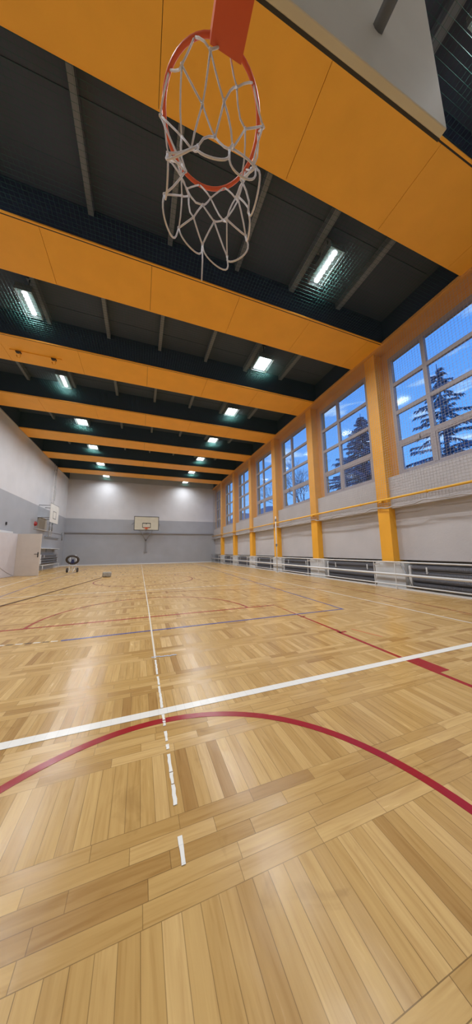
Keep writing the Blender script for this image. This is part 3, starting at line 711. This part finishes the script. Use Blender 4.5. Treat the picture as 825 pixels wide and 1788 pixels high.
tag(obj('wall_bar', bm, M_STEEL, loc=(XL, 19.75, 1.95)), 'grey horizontal bar on the left wall above the white shelf', 'bar')
bm = NB(); bar(bm, (0.02, -0.7, 0), (0.02, 4.6, 0), 0.010); bx(bm, 0, 0.025, 0.2, 0.23, -0.02, 0.02); bx(bm, 0, 0.025, 3, 3.03, -0.02, 0.02)
tag(obj('heating_pipe', bm, M_WALLR, loc=(XL, 17.3, 2.28)), 'thin pale pipe running level along the left wall to the corner', 'pipe')
bm = NB(); bar(bm, (0.04, 0, 0), (0.04, 0, 0.55), 0.03); bx(bm, 0, 0.05, -0.04, 0.04, 0.5, 0.53)
tag(obj('heating_pipe', bm, M_STEEL, loc=(XL, 22.0, 1.86)), 'short grey upright pipe in the far left corner', 'pipe')
t_ = thing('wall_shelf', 'white shelf on the left wall over the radiator', 'shelf', (XL, 17.2, 1.22))
bm = NB(); bx(bm, 0, 0.28, 0, 3.45, 0, 0.035, bev=0.004); obj('board', bm, M_WHITE, t_)
for y in (0.3, 1.7, 3.15):
    bm = NB(); bx(bm, 0, 0.24, y-0.012, y+0.012, -0.02, 0); bx(bm, 0, 0.02, y-0.012, y+0.012, -0.2, 0); obj('bracket', bm, M_STEEL, t_)
radiator((XL+0.20, 20.45, 0), PI, 3.1, 'ribbed radiator under the white shelf on the left wall', zs=(0.42, 0.56, 0.70, 0.84), group=None)
bm = NB(); bar(bm, (0, -1.6, 0), (0, 1.6, 0), 0.022); bar(bm, (0, -1.5, 0), (-0.33, -1.5, 0), 0.015); bar(bm, (0, 1.5, 0), (-0.33, 1.5, 0), 0.015)
bar(bm, (0, -1.5, 0), (0, -1.5, -0.30), 0.016); bar(bm, (0, 1.5, 0), (0, 1.5, -0.30), 0.016)
tag(obj('guard_bar', bm, M_WHITE, loc=(XL+0.34, 18.9, 0.30)), 'white bar in front of the left wall radiator', 'rail')
# hooks under the third beam
t_ = thing('hook_rail', 'small orange rail with two hooks under the third ceiling beam', 'hook rail', (-2.99, 8.19, H))
bm = NB(); bx(bm, -0.62, 0.62, -0.03, 0.03, -0.025, 0); obj('rail', bm, M_ORANGE, t_)
for x in (-0.42, 0.42):
    bm = NB(); bx(bm, x-0.06, x+0.06, -0.045, 0.045, -0.05, -0.025); obj('clamp', bm, M_BATTEN, t_)
    bm = NB(); tube(bm, [(x+0.03, 0.01, -0.05), (x+0.05, 0.03, -0.12), (x+0.02, 0.05, -0.17), (x-0.04, 0.05, -0.16), (x-0.05, 0.04, -0.10)], 0.013, 8); obj('hook', bm, M_ORANGE, t_)

# ------------------------------------------------------------------ cart, bag and rope on the floor
t_ = thing('wheeled_cart', 'two wheeled cart carrying a big dark ring near the far left corner', 'cart', (-3.17, 15.4, 0))
for s in (-1, 1):
    bm = NB(); R = 0.12
    tube(bm, [(s*0.225, (R-0.035)*math.cos(a), R+(R-0.035)*math.sin(a)) for a in ang(0, 2*PI, 25)[:-1]], 0.036, 8, closed=True)
    w_ = obj('wheel', bm, M_RUBBER, t_)
    bm = NB(); bar(bm, (s*0.225-0.02, 0, R), (s*0.225+0.02, 0, R), 0.045, 14); obj('hub', bm, M_STEEL, w_)
bm = NB(); bar(bm, (-0.225, 0, 0.12), (0.225, 0, 0.12), 0.012)
for s in (-1, 1):
    bar(bm, (s*0.15, 0, 0.12), (s*0.13, 0.04, 0.84), 0.013)
    bar(bm, (s*0.13, -0.02, 0.25), (s*0.08, -0.30, 0.02), 0.010)
bar(bm, (-0.13, 0.04, 0.84), (0.13, 0.04, 0.84), 0.013); bar(bm, (-0.14, 0, 0.32), (0.14, 0, 0.32), 0.012); bar(bm, (0, 0, 0.12), (0, 0, 0.36), 0.010)
obj('frame', bm, M_WHITE, t_)
bm = NB(); tube(bm, [(0.255*math.cos(a), -0.10-0.10*math.sin(a), 0.63+0.19*math.sin(a)) for a in ang(0, 2*PI, 41)[:-1]], 0.052, 10, closed=True); obj('ring', bm, M_RUBBER, t_)
bm = NB(); bx(bm, -0.075, 0.07, -0.09, 0.06, 0.44, 0.56, bev=0.02); bx(bm, -0.05, 0.05, -0.07, 0.04, 0.56, 0.65, bev=0.015); obj('motor_box', bm, M_BLUE, t_)
bm = NB(); bx(bm, -0.16, 0.16, -0.10, 0.10, 0.0, 0.20, bev=0.045)
bmesh.ops.subdivide_edges(bm, edges=bm.edges[:], cuts=2, use_grid_fill=True)
for v in bm.verts:
    d = noise.noise_vector(v.co*9)*0.022; v.co += Vector((d.x, d.y, d.z if v.co.z > 0.02 else 0))
for v in bm.verts: v.co.z = max(0, v.co.z)
o = obj('cloth_bag', bm, M_BAG, loc=(-1.21, 11.78, 0)); tag(o, 'small lumpy grey bag lying on the floor at the rope end', 'bag')
for p in o.data.polygons: p.use_smooth = True
bm = NB(); rp = [(-1.36, 11.5), (-1.60, 10.2), (-1.82, 9.1), (-2.05, 7.94), (-2.24, 7.0), (-2.42, 6.27), (-2.60, 5.5), (-2.8, 4.7)]
tube(bm, [(x, y, 0.0115) for x, y in rp], 0.008, 8); tag(obj('rope', bm, mat('brown_rope', (0.13, 0.07, 0.045), 0.8)), 'dark rope lying straight across the floor from the bag to the left', 'rope')

# ------------------------------------------------------------------ outside
bm = NB(); bx(bm, 6.92, 300, -60, 400, -0.9, -0.5)
struct('ground', bm, M_GROUND)
bm = NB(); rows = []
for j in range(2):
    rows.append([])
for i in range(61):
    a = i/60; x = 150-70*a+30; y = 60+300*a
    h = 30+ 22*math.sin(a*3.1)+6*math.sin(a*9)+2.5*math.sin(a*31)
    rows[0].append((x, y, h))
base = []
vt = [bm.verts.new(p) for p in rows[0]]; vf = [bm.verts.new((p[0]-30, p[1]-14, p[2]*0.55)) for p in rows[0]]; vb = [bm.verts.new((p[0]-60, p[1]-20, -0.5)) for p in rows[0]]; vk = [bm.verts.new((p[0]+80, p[1]+20, -0.5)) for p in rows[0]]
for A, B in ((vb, vf), (vf, vt), (vt, vk)):
    for i in range(60): f = bm.faces.new((A[i], A[i+1], B[i+1], B[i])); f.smooth = True
struct('hill', bm, M_HILL)

def spruce(loc, hgt, rad, n_whorl, label, seed, dense=1.0, droop=0.35):
    rnd = random.Random(seed); t_ = thing('spruce_tree', label, 'tree', loc)
    bm = NB(); tube(bm, [(0, 0, 0), (0.02, 0.03, hgt*0.5), (0, 0, hgt)], [0.22, 0.12, 0.015], 8); obj('trunk', bm, M_BARK, t_)
    bm = NB()
    def leafq(p, d, l, w):
        d = d.normalized(); s = d.cross(Vector((rnd.uniform(-1, 1), rnd.uniform(-1, 1), rnd.uniform(-1, 1))))
        if s.length < 1e-3: return
        s = s.normalized()*w; a = bm.verts.new(p-s); b = bm.verts.new(p+s); c = bm.verts.new(p+d*l+s*0.2); e_ = bm.verts.new(p+d*l-s*0.2)
        bm.faces.new((a, b, c, e_))
    for k in range(n_whorl):
        f = k/n_whorl; z = hgt*(0.12+0.87*f); R = rad*(1-f)**0.85*rnd.uniform(0.7, 1.1)+0.06
        nb = max(4, int(7*dense))
        for j in range(nb):
            if rnd.random() > dense*0.95: continue
            a = 2*PI*j/nb+rnd.uniform(-0.5, 0.5); l = R*rnd.uniform(0.65, 1.1); pts = []
            for q in range(7):
                u = q/6; pts.append(Vector((math.cos(a)*l*u, math.sin(a)*l*u, z+0.1*l*u-droop*l*u*u+0.22*l*max(0, u-0.7))))
            tube(bm, pts, [0.03*(1-0.12*i)*(l/rad+0.2) for i in range(7)], 4)
            m_ = int(16+70*l)
            for _ in range(m_):
                u = rnd.random()**0.7; i = min(5, int(u*6)); p = pts[i].lerp(pts[i+1], u*6-i)
                side = Vector((-math.sin(a), math.cos(a), 0))*rnd.uniform(-1, 1)
                leafq(p+side*0.05, Vector((math.cos(a)*0.5, math.sin(a)*0.5, -0.75))+side*0.8, rnd.uniform(0.12, 0.36)*(0.5+0.6*l/rad), 0.028)
    obj('branches', bm, M_TREE, t_)
spruce((14.0, 7.8, -0.5), 10.9, 4.3, 34, 'tall open branched spruce outside the nearest window', 5, 0.72, 0.30)
spruce((16.4, 15.0, -0.5), 12.4, 5.6, 46, 'dense dark spruce outside the second window', 11, 1.35, 0.25)
def bare(loc, hgt, label, seed, depth=6):
    rnd = random.Random(seed); t_ = thing('bare_tree', label, 'tree', loc); bm = NB()
    def grow(p, d, l, r, k):
        q = p+d*l*0.5+Vector((rnd.uniform(-1, 1), rnd.uniform(-1, 1), 0))*l*0.06; e_ = p+d*l
        tube(bm, [p, q, e_], [r, r*0.85, r*0.7], 4 if k < 4 else 6)
        if k == 0: return
        for _ in range(3 if k > 1 else 4):
            nd = (d+Vector((rnd.uniform(-1, 1), rnd.uniform(-1, 1), rnd.uniform(-0.3, 0.7)))*0.75).normalized()
            grow(e_, nd, l*rnd.uniform(0.6, 0.82), r*0.6, k-1)
    grow(Vector((0, 0, 0)), Vector((0, 0, 1)), hgt*0.28, 0.16, depth)
    obj('branches', bm, M_BARK, t_)
bare((17.5, 20.0, -0.5), 9.0, 'bare leafless tree in the lower far corner of the second window', 3)
bare((19.5, 27.5, -0.5), 14.5, 'bare leafless tree outside the third window', 8)
bare((30.0, 42.0, -0.5), 9.5, 'small distant leafless tree beyond the third window', 21, 5)
